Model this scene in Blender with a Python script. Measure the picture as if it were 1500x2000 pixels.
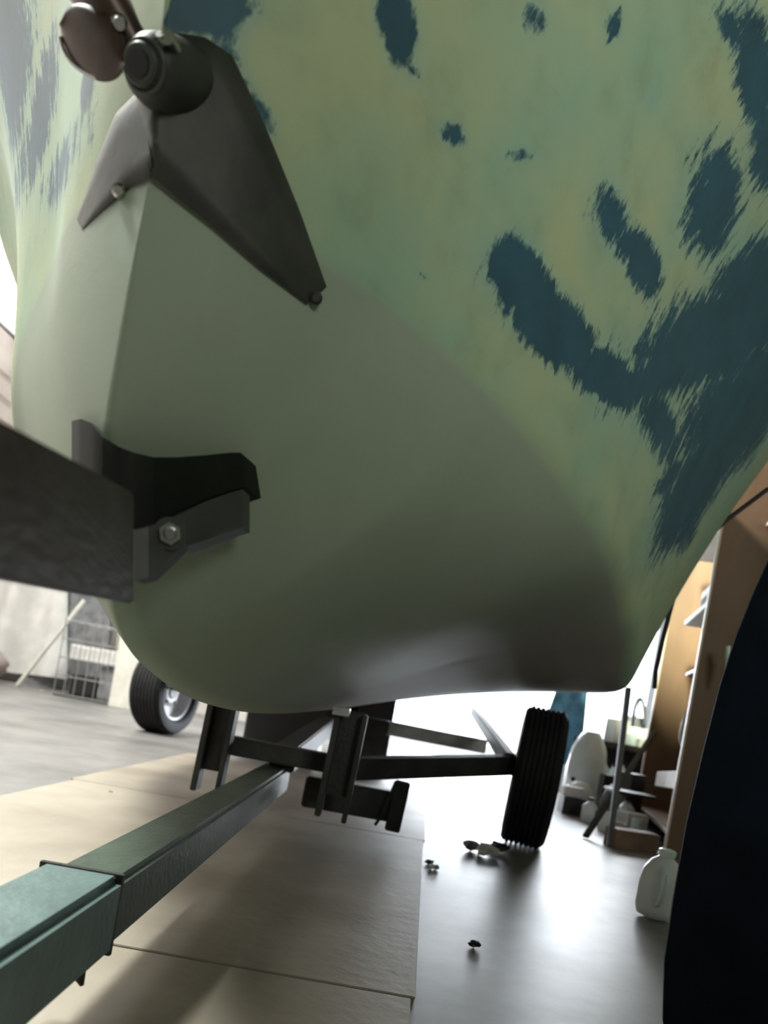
import bpy, bmesh, math, random
from mathutils import Vector, Matrix
from mathutils.bvhtree import BVHTree
random.seed(7)
R = math.radians
SC = bpy.context.scene
COL = SC.collection
for o in list(bpy.data.objects): bpy.data.objects.remove(o)

# ------------------------------------------------------------------ camera
CAM_H = .55; ROLL = R(10); F = 1500.0; CX, CY = 750.0, 1370.0
cd = bpy.data.cameras.new('camera'); cam = bpy.data.objects.new('camera', cd); COL.objects.link(cam)
cd.sensor_width = 36; cd.lens = 27.0; cd.shift_y = 370/2000; cd.clip_start = .02
rx = Vector((math.cos(ROLL), 0, math.sin(ROLL))); ux = Vector((-math.sin(ROLL), 0, math.cos(ROLL))); bz = Vector((0, -1, 0))
m = Matrix((rx, ux, bz)).transposed().to_4x4(); m.translation = (0, 0, CAM_H); cam.matrix_world = m
SC.camera = cam
cd.dof.use_dof = True; cd.dof.focus_distance = 1.5; cd.dof.aperture_fstop = 3.2

# ------------------------------------------------------------------ world, lights, exposure
SC.view_settings.view_transform = 'Standard'; SC.view_settings.look = 'None'
SC.view_settings.exposure = 0.0; SC.view_settings.gamma = 1.0; SC.view_settings.use_curve_mapping = False
W = bpy.data.worlds.new('sky'); SC.world = W; W.use_nodes = True
bg = W.node_tree.nodes['Background']; bg.inputs[0].default_value = (.86, .93, 1, 1); bg.inputs[1].default_value = 4.5

def area(name, loc, target, sx, sy, power, col, spread=180):
    l = bpy.data.lights.new(name, 'AREA'); l.shape = 'RECTANGLE'; l.size = sx; l.size_y = sy; l.energy = power; l.color = col; l.spread = R(spread)
    o = bpy.data.objects.new(name, l); COL.objects.link(o); o.location = loc
    o.rotation_euler = (Vector(target)-Vector(loc)).to_track_quat('-Z', 'Y').to_euler(); return o
area('daylight_back_door', (1.9, 9.4, 1.3), (1.5, 4, 0), 2.8, 2.4, 620, (.88, .94, 1))
area('daylight_left_window', (-4.85, 1.4, 4.4), (-.5, 1.0, .9), 2.6, 1.3, 12, (.93, 1, .93))
area('fill_ceiling_near', (-3.6, 2.0, 6.3), (-.8, 1.3, .6), 1.3, 1.0, 760, (.95, 1, .93))  # added fill lamp below the solid ceiling, brightens the hull's left face
area('fill_ceiling', (-3.7, 4.0, 6.35), (-2.2, 3.2, 0), 1.4, 2.0, 680, (1, .97, .9))  # second added ceiling fill, lights the floor at left; roof has no opening
area('daylight_high_window', (-4.85, 8.4, 5.0), (0, 2, 0), 1.8, 1.4, 90, (1, 1, 1))
area('fill_front', (2.3, -3.3, 2.6), (.45, 1.9, 2.15), 1.6, 1.6, 14, (.97, 1, .87), 46)  # added fill lamp for the upper hull; the front wall is closed
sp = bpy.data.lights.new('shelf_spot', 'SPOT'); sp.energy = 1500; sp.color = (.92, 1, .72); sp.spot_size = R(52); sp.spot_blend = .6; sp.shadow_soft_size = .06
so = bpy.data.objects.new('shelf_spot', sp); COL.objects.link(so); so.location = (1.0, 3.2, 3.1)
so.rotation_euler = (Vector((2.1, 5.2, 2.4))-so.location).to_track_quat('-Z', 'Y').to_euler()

# ------------------------------------------------------------------ helpers
def at(px, py, Y):
    dx, dy = px-CX, py-CY; c, s = math.cos(ROLL), math.sin(ROLL)
    return Vector(((dx*c+dy*s)/F*Y, Y, CAM_H+(dx*s-dy*c)/F*Y))
def on_floor(px, py, z=0):
    d = at(px, py, 1)-Vector((0, 0, CAM_H)); return Vector((0, 0, CAM_H))+d*((z-CAM_H)/d.z)

def mat(name, col, rough=.6, metal=0, var=0., scale=8, col2=None, bump=0, bscale=60, stretch=(1, 1, 1), coat=0, spec=.5):
    M = bpy.data.materials.new(name); M.use_nodes = True; N = M.node_tree.nodes; L = M.node_tree.links
    b = N['Principled BSDF']; b.inputs['Roughness'].default_value = rough; b.inputs['Metallic'].default_value = metal
    b.inputs['Coat Weight'].default_value = coat; b.inputs['Specular IOR Level'].default_value = spec
    tc = N.new('ShaderNodeTexCoord'); mp = N.new('ShaderNodeMapping'); mp.inputs['Scale'].default_value = stretch
    L.new(tc.outputs['Object'], mp.inputs[0])
    nz = N.new('ShaderNodeTexNoise'); nz.inputs['Scale'].default_value = scale; nz.inputs['Detail'].default_value = 6; L.new(mp.outputs[0], nz.inputs[0])
    rp = N.new('ShaderNodeValToRGB'); L.new(nz.outputs[0], rp.inputs[0])
    c2 = col2 or tuple(max(0, x*(1-var)) for x in col); c1 = col if col2 else tuple(min(1, x*(1+var*.6)) for x in col)
    rp.color_ramp.elements[0].position = .35; rp.color_ramp.elements[0].color = (*c2, 1)
    rp.color_ramp.elements[1].position = .65; rp.color_ramp.elements[1].color = (*c1, 1)
    L.new(rp.outputs[0], b.inputs['Base Color'])
    if bump:
        n2 = N.new('ShaderNodeTexNoise'); n2.inputs['Scale'].default_value = bscale; L.new(mp.outputs[0], n2.inputs[0])
        bp = N.new('ShaderNodeBump'); bp.inputs['Strength'].default_value = bump; bp.inputs['Distance'].default_value = .01
        L.new(n2.outputs[0], bp.inputs['Height']); L.new(bp.outputs[0], b.inputs['Normal'])
    return M

M = {}
M['steel_green'] = mat('green_grey_painted_steel', (.055, .08, .058), .45, 0, .3, 9, bump=.15)
M['steel_teal'] = mat('teal_grey_painted_steel', (.12, .185, .18), .4, 0, .25, 7, bump=.15)
M['steel_dark'] = mat('dark_weathered_steel', (.022, .022, .021), .55, .1, .4, 12, bump=.2)
M['steel_grey'] = mat('grey_steel', (.05, .055, .05), .45, .2, .3, 14)
M['galv'] = mat('pale_galvanised_steel', (.42, .42, .44), .4, .3, .25, 14)
M['galv_dark'] = mat('dull_galvanised_steel', (.075, .078, .075), .5, .2, .25, 14)
M['beam'] = mat('stained_grey_beam', (.085, .085, .08), .6, 0, 0, 8, col2=(.05, .027, .017), bump=.25, stretch=(1, .6, 1.6))
M['rubber'] = mat('black_rubber', (.005, .007, .005), .6, 0, .3, 20, spec=.2)
M['tyre'] = mat('tyre_rubber', (.009, .009, .010), .7, 0, .4, 20, spec=.3)
M['rim'] = mat('pale_metal_rim', (.72, .70, .76), .35, 0, .1)
M['cap'] = mat('dark_tarnished_metal', (.030, .032, .027), .5, 0, .35, 14, bump=.06, bscale=40, spec=.35)
M['chrome'] = mat('worn_bright_metal', (.42, .42, .40), .22, 1, .2)
M['bronze'] = mat('brown_bronze', (.05, .03, .022), .35, .3, .4, 20)
M['ply'] = mat('brown_plywood', (.20, .11, .062), .55, 0, .3, 3, stretch=(1, 1, .25))
M['pine'] = mat('pale_pine_edge', (.78, .62, .5), .5, 0, .1, 5)
M['white'] = mat('white_plastic', (.8, .84, .84), .35, 0, .06)
M['white2'] = mat('white_sheet', (.74, .72, .70), .7, 0, .12, 5)
M['cream'] = mat('cream_board', (.74, .70, .64), .6, 0, .1)
M['paper'] = mat('white_paper', (.82, .82, .8), .8)
M['blue'] = mat('faded_blue_cloth', (.10, .24, .36), .8, 0, .4, 9)
M['navy'] = mat('near_black_navy_cloth', (.006, .009, .016), .9, 0, .3, 8, spec=.08)
M['black'] = mat('black_plastic', (.012, .012, .014), .45)
M['brown'] = mat('brown_card', (.2, .12, .08), .7, 0, .3, 6)
M['tan'] = mat('tan_canvas', (.38, .33, .25), .8, 0, .2)
M['clear'] = mat('pale_translucent_plastic', (.72, .84, .84), .2, 0, .05)
M['greymetal'] = mat('mid_grey_paint', (.25, .25, .27), .5, 0, .3)
M['wire'] = mat('grey_wire', (.3, .29, .28), .4, .6)
M['wall'] = mat('pale_plaster_wall', (.66, .61, .58), .85, 0, .15, 2, bump=.1)
M['board'] = mat('pinkish_white_boards', (.74, .66, .62), .7, 0, .12, 3)
M['darkwall'] = mat('dark_olive_wall', (.075, .085, .06), .9, 0, .2, 2)
M['ceil'] = mat('dim_ceiling', (.12, .13, .10), .9, 0, .15, 2)
M['ink'] = mat('dark_red_ink', (.16, .05, .06), .7)

class MB:
    def __init__(s): s.bm = bmesh.new()
    def _new(s, geom, mt):
        for v in geom: v.co = mt @ v.co
    def box(s, c, d, rot=(0, 0, 0), bev=0):
        t = bmesh.new(); bmesh.ops.create_cube(t, size=1)
        for v in t.verts: v.co = Vector((v.co.x*d[0], v.co.y*d[1], v.co.z*d[2]))
        if bev: bmesh.ops.bevel(t, geom=t.edges[:], offset=bev, segments=2, affect='EDGES', profile=.7)
        from mathutils import Euler
        mt = Matrix.Translation(c) @ Euler(rot).to_matrix().to_4x4()
        for v in t.verts: v.co = mt @ v.co
        s.join(t); return s
    def bar(s, a, b, w, h, bev=.004, up=Vector((0, 0, 1))):
        a, b = Vector(a), Vector(b); d = (b-a); L = d.length; y = d.normalized(); x = y.cross(up).normalized(); z = x.cross(y)
        t = bmesh.new(); bmesh.ops.create_cube(t, size=1)
        for v in t.verts: v.co = Vector((v.co.x*w, v.co.y*L, v.co.z*h))
        if bev: bmesh.ops.bevel(t, geom=t.edges[:], offset=bev, segments=2, affect='EDGES')
        mt = Matrix((x, y, z)).transposed().to_4x4(); mt.translation = (a+b)/2
        for v in t.verts: v.co = mt @ v.co
        s.join(t); return s
    def tube(s, pts, r, n=10, closed=False, caps=True):
        pts = [Vector(p) for p in pts]; N = len(pts); rs = r if isinstance(r, (list, tuple)) else [r]*N
        rings = []; prev = None
        for i, p in enumerate(pts):
            a = pts[(i-1) % N] if closed else pts[max(i-1, 0)]; b = pts[(i+1) % N] if closed else pts[min(i+1, N-1)]
            t = (b-a).normalized()
            if prev is None: x = t.orthogonal().normalized()
            else: x = (prev-t*prev.dot(t)).normalized()
            prev = x; y = t.cross(x)
            rings.append([s.bm.verts.new(p+(x*math.cos(2*math.pi*k/n)+y*math.sin(2*math.pi*k/n))*rs[i]) for k in range(n)])
        for i in range(N if closed else N-1):
            A, B = rings[i], rings[(i+1) % N]
            for k in range(n): s.bm.faces.new((A[k], A[(k+1) % n], B[(k+1) % n], B[k]))
        if caps and not closed:
            s.bm.faces.new(rings[0][::-1]); s.bm.faces.new(rings[-1])
        return s
    def lathe(s, prof, mt, n=40, caps=True):
        rings = [[s.bm.verts.new(mt @ Vector((r*math.cos(2*math.pi*k/n), r*math.sin(2*math.pi*k/n), z))) for k in range(n)] for r, z in prof]
        for A, B in zip(rings, rings[1:]):
            for k in range(n): s.bm.faces.new((A[k], A[(k+1) % n], B[(k+1) % n], B[k]))
        if caps: s.bm.faces.new(rings[0][::-1]); s.bm.faces.new(rings[-1])
        return s
    def grid(s, P, closed_u=False):
        V = [[s.bm.verts.new(p) for p in row] for row in P]
        n = len(V)
        for i in range(n if closed_u else n-1):
            A, B = V[i], V[(i+1) % n]
            for k in range(len(A)-1): s.bm.faces.new((A[k], A[k+1], B[k+1], B[k]))
        return s
    def slab(s, P, Q):      # two matching grids joined round the rim: a thick curved plate
        A = [[s.bm.verts.new(p) for p in r] for r in P]; B = [[s.bm.verts.new(p) for p in r] for r in Q]
        n, m_ = len(A), len(A[0])
        for i in range(n-1):
            for k in range(m_-1):
                s.bm.faces.new((A[i][k], A[i][k+1], A[i+1][k+1], A[i+1][k])); s.bm.faces.new((B[i][k], B[i+1][k], B[i+1][k+1], B[i][k+1]))
        rim = [(0, k) for k in range(m_)]+[(i, m_-1) for i in range(1, n)]+[(n-1, k) for k in range(m_-2, -1, -1)]+[(i, 0) for i in range(n-2, 0, -1)]
        for (a, b), (c, d) in zip(rim, rim[1:]+rim[:1]):
            s.bm.faces.new((A[a][b], B[a][b], B[c][d], A[c][d]))
        return s
    def prism(s, poly, ext, bev=0):
        t = bmesh.new(); vs = [t.verts.new(p) for p in poly]; f = t.faces.new(vs)
        r = bmesh.ops.extrude_face_region(t, geom=[f]); bmesh.ops.translate(t, vec=ext, verts=[v for v in r['geom'] if isinstance(v, bmesh.types.BMVert)])
        bmesh.ops.recalc_face_normals(t, faces=t.faces[:])
        if bev: bmesh.ops.bevel(t, geom=t.edges[:], offset=bev, segments=3, affect='EDGES')
        s.join(t); return s
    def join(s, t):
        me = bpy.data.meshes.new('tmp'); t.to_mesh(me); t.free(); s.bm.from_mesh(me); bpy.data.meshes.remove(me)
    def build(s, name, material, parent=None, smooth=False, angle=40):
        me = bpy.data.meshes.new(name); bmesh.ops.recalc_face_normals(s.bm, faces=s.bm.faces[:])
        s.bm.to_mesh(me); s.bm.free(); o = bpy.data.objects.new(name, me); COL.objects.link(o)
        me.materials.append(material)
        if smooth:
            me.shade_smooth(); me.set_sharp_from_angle(angle=R(angle))
        if parent:
            o.parent = parent; o.matrix_parent_inverse = PINV.get(parent.name, Matrix())
        return o
PINV = {}
def thing(name, label, cat, loc, group=None):
    o = bpy.data.objects.new(name, None); COL.objects.link(o); o.location = loc; o.empty_display_size = .1
    o['label'] = label; o['category'] = cat
    if group: o['group'] = group
    PINV[o.name] = Matrix.Translation(-Vector(loc)); return o
def tag(o, label, cat, group=None, kind=None):
    o['label'] = label; o['category'] = cat
    if group: o['group'] = group
    if kind: o['kind'] = kind
    return o
def struct(o): o['kind'] = 'structure'; return o

# ------------------------------------------------------------------ setting
def floor_mat():
    Mt = bpy.data.materials.new('worn_concrete'); Mt.use_nodes = True; N = Mt.node_tree.nodes; L = Mt.node_tree.links; b = N['Principled BSDF']
    tc = N.new('ShaderNodeTexCoord'); nz = N.new('ShaderNodeTexNoise'); nz.inputs['Scale'].default_value = 1.6; nz.inputs['Detail'].default_value = 9; nz.inputs['Roughness'].default_value = .65
    L.new(tc.outputs['Object'], nz.inputs[0]); rp = N.new('ShaderNodeValToRGB'); L.new(nz.outputs[0], rp.inputs[0])
    rp.color_ramp.elements[0].position = .32; rp.color_ramp.elements[0].color = (.12, .115, .112, 1); rp.color_ramp.elements[1].position = .6; rp.color_ramp.elements[1].color = (.22, .21, .205, 1)
    L.new(rp.outputs[0], b.inputs['Base Color'])
    r2 = N.new('ShaderNodeMapRange'); L.new(nz.outputs[0], r2.inputs[0]); r2.inputs[3].default_value = .5; r2.inputs[4].default_value = .36; L.new(r2.outputs[0], b.inputs['Roughness'])
    bp = N.new('ShaderNodeBump'); bp.inputs['Strength'].default_value = .12; L.new(nz.outputs[0], bp.inputs['Height']); L.new(bp.outputs[0], b.inputs['Normal'])
    return Mt
XL, XR, YF, YB, ZC = -5.0, 3.6, -3.6, 9.6, 6.5
struct(MB().box((-1, 4.5, -.1), (14, 22, .2)).build('floor', floor_mat()))
struct(MB().box(((XL+XR)/2, 3, ZC+.05), (XR-XL+.4, 13.6, .1)).build('ceiling', M['ceil']))
def wall_with_holes(name, axis, pos, a0, a1, z1, holes, material, thick=.2):
    mb = MB(); cuts = sorted(set([a0, a1]+[h[0] for h in holes]+[h[1] for h in holes])); zs = sorted(set([0, z1]+[h[2] for h in holes]+[h[3] for h in holes]))
    for i in range(len(cuts)-1):
        for k in range(len(zs)-1):
            ca, cz = (cuts[i]+cuts[i+1])/2, (zs[k]+zs[k+1])/2
            if any(h[0] < ca < h[1] and h[2] < cz < h[3] for h in holes): continue
            d = (cuts[i+1]-cuts[i], zs[k+1]-zs[k])
            if axis == 'x': mb.box((pos, ca, cz), (thick, d[0], d[1]))
            else: mb.box((ca, pos, cz), (d[0], thick, d[1]))
    return struct(mb.build(name, material))
wall_with_holes('wall_left', 'x', XL-.1, YF, YB, ZC, [(0, 2.8, 3.8, 5.4), (5.6, 9.5, 4.0, 6.2)], M['board'])
wall_with_holes('wall_back', 'y', YB+.1, XL, XR, ZC, [(-.1, 3.3, 0, 2.5)], M['wall'])
wall_with_holes('wall_right', 'x', XR+.1, YF, YB, ZC, [], M['darkwall'])
wall_with_holes('wall_front', 'y', YF-.1, XL, XR, ZC, [], M['darkwall'])
# boards of the left wall: long horizontal battens
mb = MB()
for k in range(13): mb.box((XL+.015, 6.55, .5+k*.26), (.03, 5.9, .18), bev=.006)
mb.build('trim_1', M['board'])['kind'] = 'structure'
wf = MB()
for (y, z, dy, dz) in ((7.55, 4.0, 3.9, .08), (7.55, 6.2, 3.9, .08), (5.6, 5.1, .08, 2.2), (9.5, 5.1, .08, 2.2)): wf.box((XL-.05, y, z), (.1, dy, dz), bev=.01)
struct(wf.build('window_1', M['white2']))
wf = MB()
for (y, z, dy, dz) in ((1.4, 3.8, 2.8, .08), (1.4, 5.4, 2.8, .08), (0, 4.6, .08, 1.6), (2.8, 4.6, .08, 1.6)): wf.box((XL-.05, y, z), (.1, dy, dz), bev=.01)
struct(wf.build('window_2', M['white2']))
wf = MB()
for (x, y, dx, dy) in ((-3.7, 2.95, 1.6, .08), (-3.7, 5.05, 1.6, .08), (-4.45, 4.0, .08, 2.2), (-2.95, 4.0, .08, 2.2)): wf.box((x, y, ZC-.08), (dx, dy, .14), bev=.01)
struct(wf.build('added_lamp_frame', M['white2']))  # added frame round the ceiling fill lamp, no opening above it
wf = MB()
for (x, y, dx, dy) in ((-3.6, 1.3, 1.5, .08), (-3.6, 2.7, 1.5, .08), (-4.3, 2.0, .08, 1.5), (-2.9, 2.0, .08, 1.5)): wf.box((x, y, ZC-.08), (dx, dy, .14), bev=.01)
struct(wf.build('added_lamp_frame_near', M['white2']))  # added frame for the nearer fill lamp; ceiling stays solid here
df = MB().box((-.13, YB, 1.25), (.1, .3, 2.5), bev=.01).box((3.33, YB, 1.25), (.1, .3, 2.5), bev=.01).box((1.6, YB, 2.53), (3.5, .3, .1), bev=.01)
struct(df.build('door_1', M['galv_dark']))

# floor covering under the trailer
def sheet_mat():
    Mt = mat('worn_hardboard', (.36, .32, .26), .55, 0, 0, 2.2, col2=(.25, .21, .165), bump=.12, bscale=30)
    return Mt
SM = sheet_mat()
def sheet(x0, x1, y0, y1, z, label):
    o = MB().prism([Vector((x0+.033*y0, y0, .001)), Vector((x1+.0605*y0, y0, .001)), Vector((x1+.0605*y1, y1, .001)), Vector((x0+.033*y1, y1, .001))], Vector((0, 0, .006)), .0015).build('hardboard_sheet', SM)
    tag(o, label, 'board', 'hardboard sheets on the floor'); return o
sheet(-1.33, .06, -.6, 1.45, .004, 'worn brown hardboard sheet on the floor nearest, under the near end of the green beam')
sheet(-1.32, .068, 1.46, 3.2, .004, 'middle worn brown hardboard sheet on the floor beneath the green beam')
sheet(-1.34, .075, 3.21, 4.95, .004, 'farthest brown hardboard sheet on the floor beneath the hull')

# ------------------------------------------------------------------ the boat hull
TH = R(5); S0 = Vector((-.39, .93, 0)); AX = Vector((math.sin(TH), math.cos(TH), 0)); LAT = Vector((math.cos(TH), -math.sin(TH), 0))
def HP(s, b, z): return S0+AX*s+LAT*b+Vector((0, 0, z))
K = [(0, 1.12), (0, .98), (.01, .80), (.06, .67), (.15, .575), (.28, .53), (.50, .492), (.85, .470), (1.3, .466), (1.8, .475), (2.4, .487), (3.2, .515), (4.2, .59), (5.5, .67), (6.6, .78)]
Cn = [(0, 0, 1.12), (.06, .10, 1.13), (.15, .19, 1.13), (.28, .28, 1.15), (.42, .395, 1.14), (.58, .52, 1.11), (.8, .66, 1.07), (1.1, .81, 1.02), (1.5, .94, .97), (1.9, 1.07, .89), (2.5, 1.20, .77), (3.2, 1.28, .81), (4.2, 1.3, .90), (5.5, 1.26, .96), (6.6, 1.15, 1.02)]
Hn = [(-.20, 0, 2.3), (-.05, .2, 2.3), (.1, .40, 2.28), (.3, .62, 2.25), (.5, .80, 2.2), (.75, .97, 2.18), (1.0, 1.10, 2.15), (1.4, 1.28, 2.1), (1.8, 1.50, 2.05), (2.3, 1.66, 2.0), (2.9, 1.70, 1.95), (3.6, 1.60, 1.92), (4.5, 1.47, 1.9), (5.6, 1.4, 1.9), (6.7, 1.25, 1.9)]
def spl(T, t):
    n = len(T)-1; i = min(int(t), n-1); f = t-i
    p0, p1, p2, p3 = T[max(i-1, 0)], T[i], T[i+1], T[min(i+2, n)]
    return [.5*((2*b)+(-a+c)*f+(2*a-5*b+4*c-d)*f*f+(-a+3*b-3*c+d)*f**3) for a, b, c, d in zip(p0, p1, p2, p3)]
NB, NT = 22, 64
def section(t):
    k = spl(K, t); c = spl(Cn, t); h = spl(Hn, t); c[1] = max(c[1], 0); h[1] = max(h[1], 0)
    out = []
    L = math.hypot(c[1], c[2]-k[1])
    for j in range(NB):
        v = j/(NB-1); s = k[0]+(c[0]-k[0])*v; b = c[1]*v; z = k[1]+(c[2]-k[1])*v
        a = min(1, t/3)*BULGE(t)*4*v*(1-v)*L; nx, nz = (c[2]-k[1])/(L+1e-6), -c[1]/(L+1e-6)
        out.append((s, b+a*nx, z+a*nz, v-1))
    for j in range(1, NT):
        v = j/(NT-1); s = c[0]+(h[0]-c[0])*v; b = c[1]+(h[1]-c[1])*v; z = c[2]+(h[2]-c[2])*v
        a = TBULGE(t)*4*v*(1-v)*min(1, t/2); out.append((s, b+a, z, v))
    # round the knuckle between bottom and topside
    for _ in range(6):
        o2 = out[:]
        for j in range(NB-4, NB+4):
            o2[j] = tuple((out[j-1][q]+2*out[j][q]+out[j+1][q])/4 for q in range(3))+(out[j][3],)
        out = o2
    return out
def BULGE(t): return .07 if t < 4.5 else max(-.03, .07-.025*(t-4.5))
def TBULGE(t): return -.025-.008*min(t, 7)+(.02*min(max(t-7, 0), 4))
ts = []
t = 0.0
while t < 14.0001:
    ts.append(min(t, 14)); t += .075 if t < 11 else .25
secs = [section(t) for t in ts]
hb = bmesh.new(); reg = hb.verts.layers.float.new('region'); side_l = hb.verts.layers.float.new('side')
suv = hb.verts.layers.float_vector.new('surf')
rowsR, rowsL = [], []
for sec in secs:
    rr, ll = [], []
    g = 0; prev = None
    for j, (s, b, z, v) in enumerate(sec):
        if prev: g += math.hypot(b-prev[0], z-prev[1])
        prev = (b, z)
        p = hb.verts.new(HP(s, b, z)); p[reg] = v; p[side_l] = 1; p[suv] = (s, z, 1); rr.append(p)
        if b < 1e-4: ll.append(p)
        else:
            q = hb.verts.new(HP(s, -b, z)); q[reg] = v; q[side_l] = -1; q[suv] = (s, z, -1); ll.append(q)
    rowsR.append(rr); rowsL.append(ll)
def quad(*v):
    u = []
    for x in v:
        if x not in u: u.append(x)
    if len(u) > 2:
        try: hb.faces.new(u)
        except ValueError: pass
for A, B in zip(rowsR, rowsR[1:]):
    for k in range(len(A)-1): quad(A[k], B[k], B[k+1], A[k+1])
for A, B in zip(rowsL, rowsL[1:]):
    for k in range(len(A)-1): quad(A[k], A[k+1], B[k+1], B[k])
A, B = rowsR[-1], rowsL[-1]
for k in range(len(A)-1): quad(A[k], B[k], B[k+1], A[k+1])
for (a, a2), (b, b2) in zip(zip(rowsR, rowsR[1:]), zip(rowsL, rowsL[1:])): quad(a[-1], a2[-1], b2[-1], b[-1])
bmesh.ops.remove_doubles(hb, verts=hb.verts[:], dist=2e-5)
bmesh.ops.recalc_face_normals(hb, faces=hb.faces[:])
hb.verts.ensure_lookup_table(); hb.faces.ensure_lookup_table()
BV = BVHTree.FromBMesh(hb)
O = Vector((0, 0, CAM_H))
def hull_hit(px, py):
    d = (at(px, py, 1)-O).normalized(); loc, nor, _, _ = BV.ray_cast(O, d)
    if loc is None: return None, None
    if nor.dot(d) > 0: nor = -nor
    return loc, nor
def to_sz(p):
    q = p-S0; return (q.dot(AX), p.z, 1 if q.dot(LAT) >= 0 else -1)
# islands of old blue antifouling: (px, py, half length, half width, direction in degrees clockwise from right, strength)
BL = [(775, 40, 95, 34, 78, 1.1), (806, 140, 32, 13, 70, .9), (882, 262, 38, 20, 40, .8), (1018, 302, 30, 16, 0, .7), (1045, 35, 40, 26, 80, .7),
      (1200, 50, 38, 22, 100, .7), (1270, 190, 35, 18, 110, .42), (822, 538, 22, 8, 45, .5), (910, 105, 12, 7, 0, .45), (1010, 530, 62, 52, 60, 1.2), (1085, 640, 110, 52, 50, 1.25),
      (1190, 740, 75, 42, 40, 1.2), (1195, 430, 75, 36, 80, .85), (1258, 520, 70, 34, 75, 1.0), (1142, 420, 16, 10, 110, .5), (1395, 400, 110, 55, 100, 1.0),
      (1480, 150, 130, 40, 85, 1.0), (1430, 60, 60, 25, 70, .7), (1500, 300, 80, 40, 100, .9), (1480, 560, 110, 70, 130, 1.1), (1400, 660, 170, 80, 150, 1.1), (1310, 720, 130, 36, 150, 1.0),
      (1430, 830, 130, 90, 120, 1.0), (1290, 830, 110, 42, 70, .8), (1360, 950, 150, 45, 120, 1.1), (1310, 930, 60, 20, 130, .8), (1345, 1040, 60, 20, 115, .75),
      (400, 20, 95, 48, 0, 1.15), (440, 90, 60, 30, 60, .8), (500, 210, 70, 24, 60, .8), (340, 20, 60, 40, 0, .9), (20, 120, 190, 30, 88, 1.0), (75, 240, 170, 26, 100, .85), (120, 330, 110, 20, 105, .7), (105, 90, 80, 12, 95, .6), (170, 170, 60, 16, 95, .8),
      (215, 40, 60, 14, 90, .5), (40, 330, 130, 20, 100, .6), (1440, 620, 100, 80, 0, .8), (1490, 760, 120, 60, 120, 1.1)]
EL = []
for px, py, a, b, ang, st in BL:
    ca, sa = math.cos(R(ang)), math.sin(R(ang))
    c0, _ = hull_hit(px, py)
    if c0 is None: continue
    def d2(dx, dy):
        h, _ = hull_hit(px+dx*.15, py+dy*.15)
        if h is None or abs(to_sz(h)[0]-to_sz(c0)[0]) > .3: return None
        return ((to_sz(h)[0]-to_sz(c0)[0])/.15, (to_sz(h)[1]-to_sz(c0)[1])/.15)
    u = d2(ca*a, sa*a) or d2(-ca*a, -sa*a); v = d2(-sa*b, ca*b) or d2(sa*b, -ca*b)
    if u is None or v is None: continue
    det = u[0]*v[1]-u[1]*v[0]
    if abs(det) < 1e-7: continue
    EL.append((to_sz(c0), u, v, det, st))
bf = hb.verts.layers.float.new('old_blue')
for vtx in hb.verts:
    s, z, sd = to_sz(vtx.co); best = 0
    if s < 3.6:
        for c, u, v, det, st in EL:
            if c[2] != sd: continue
            ds, dz = s-c[0], z-c[1]
            p = (ds*v[1]-dz*v[0])/det; q = (u[0]*dz-u[1]*ds)/det
            f = st*math.exp(-.69*(p*p+q*q)); best = max(best, f)
    else: best = .4
    vtx[bf] = best
hm = bpy.data.meshes.new('hull'); hb.to_mesh(hm)
hm.shade_smooth()

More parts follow.
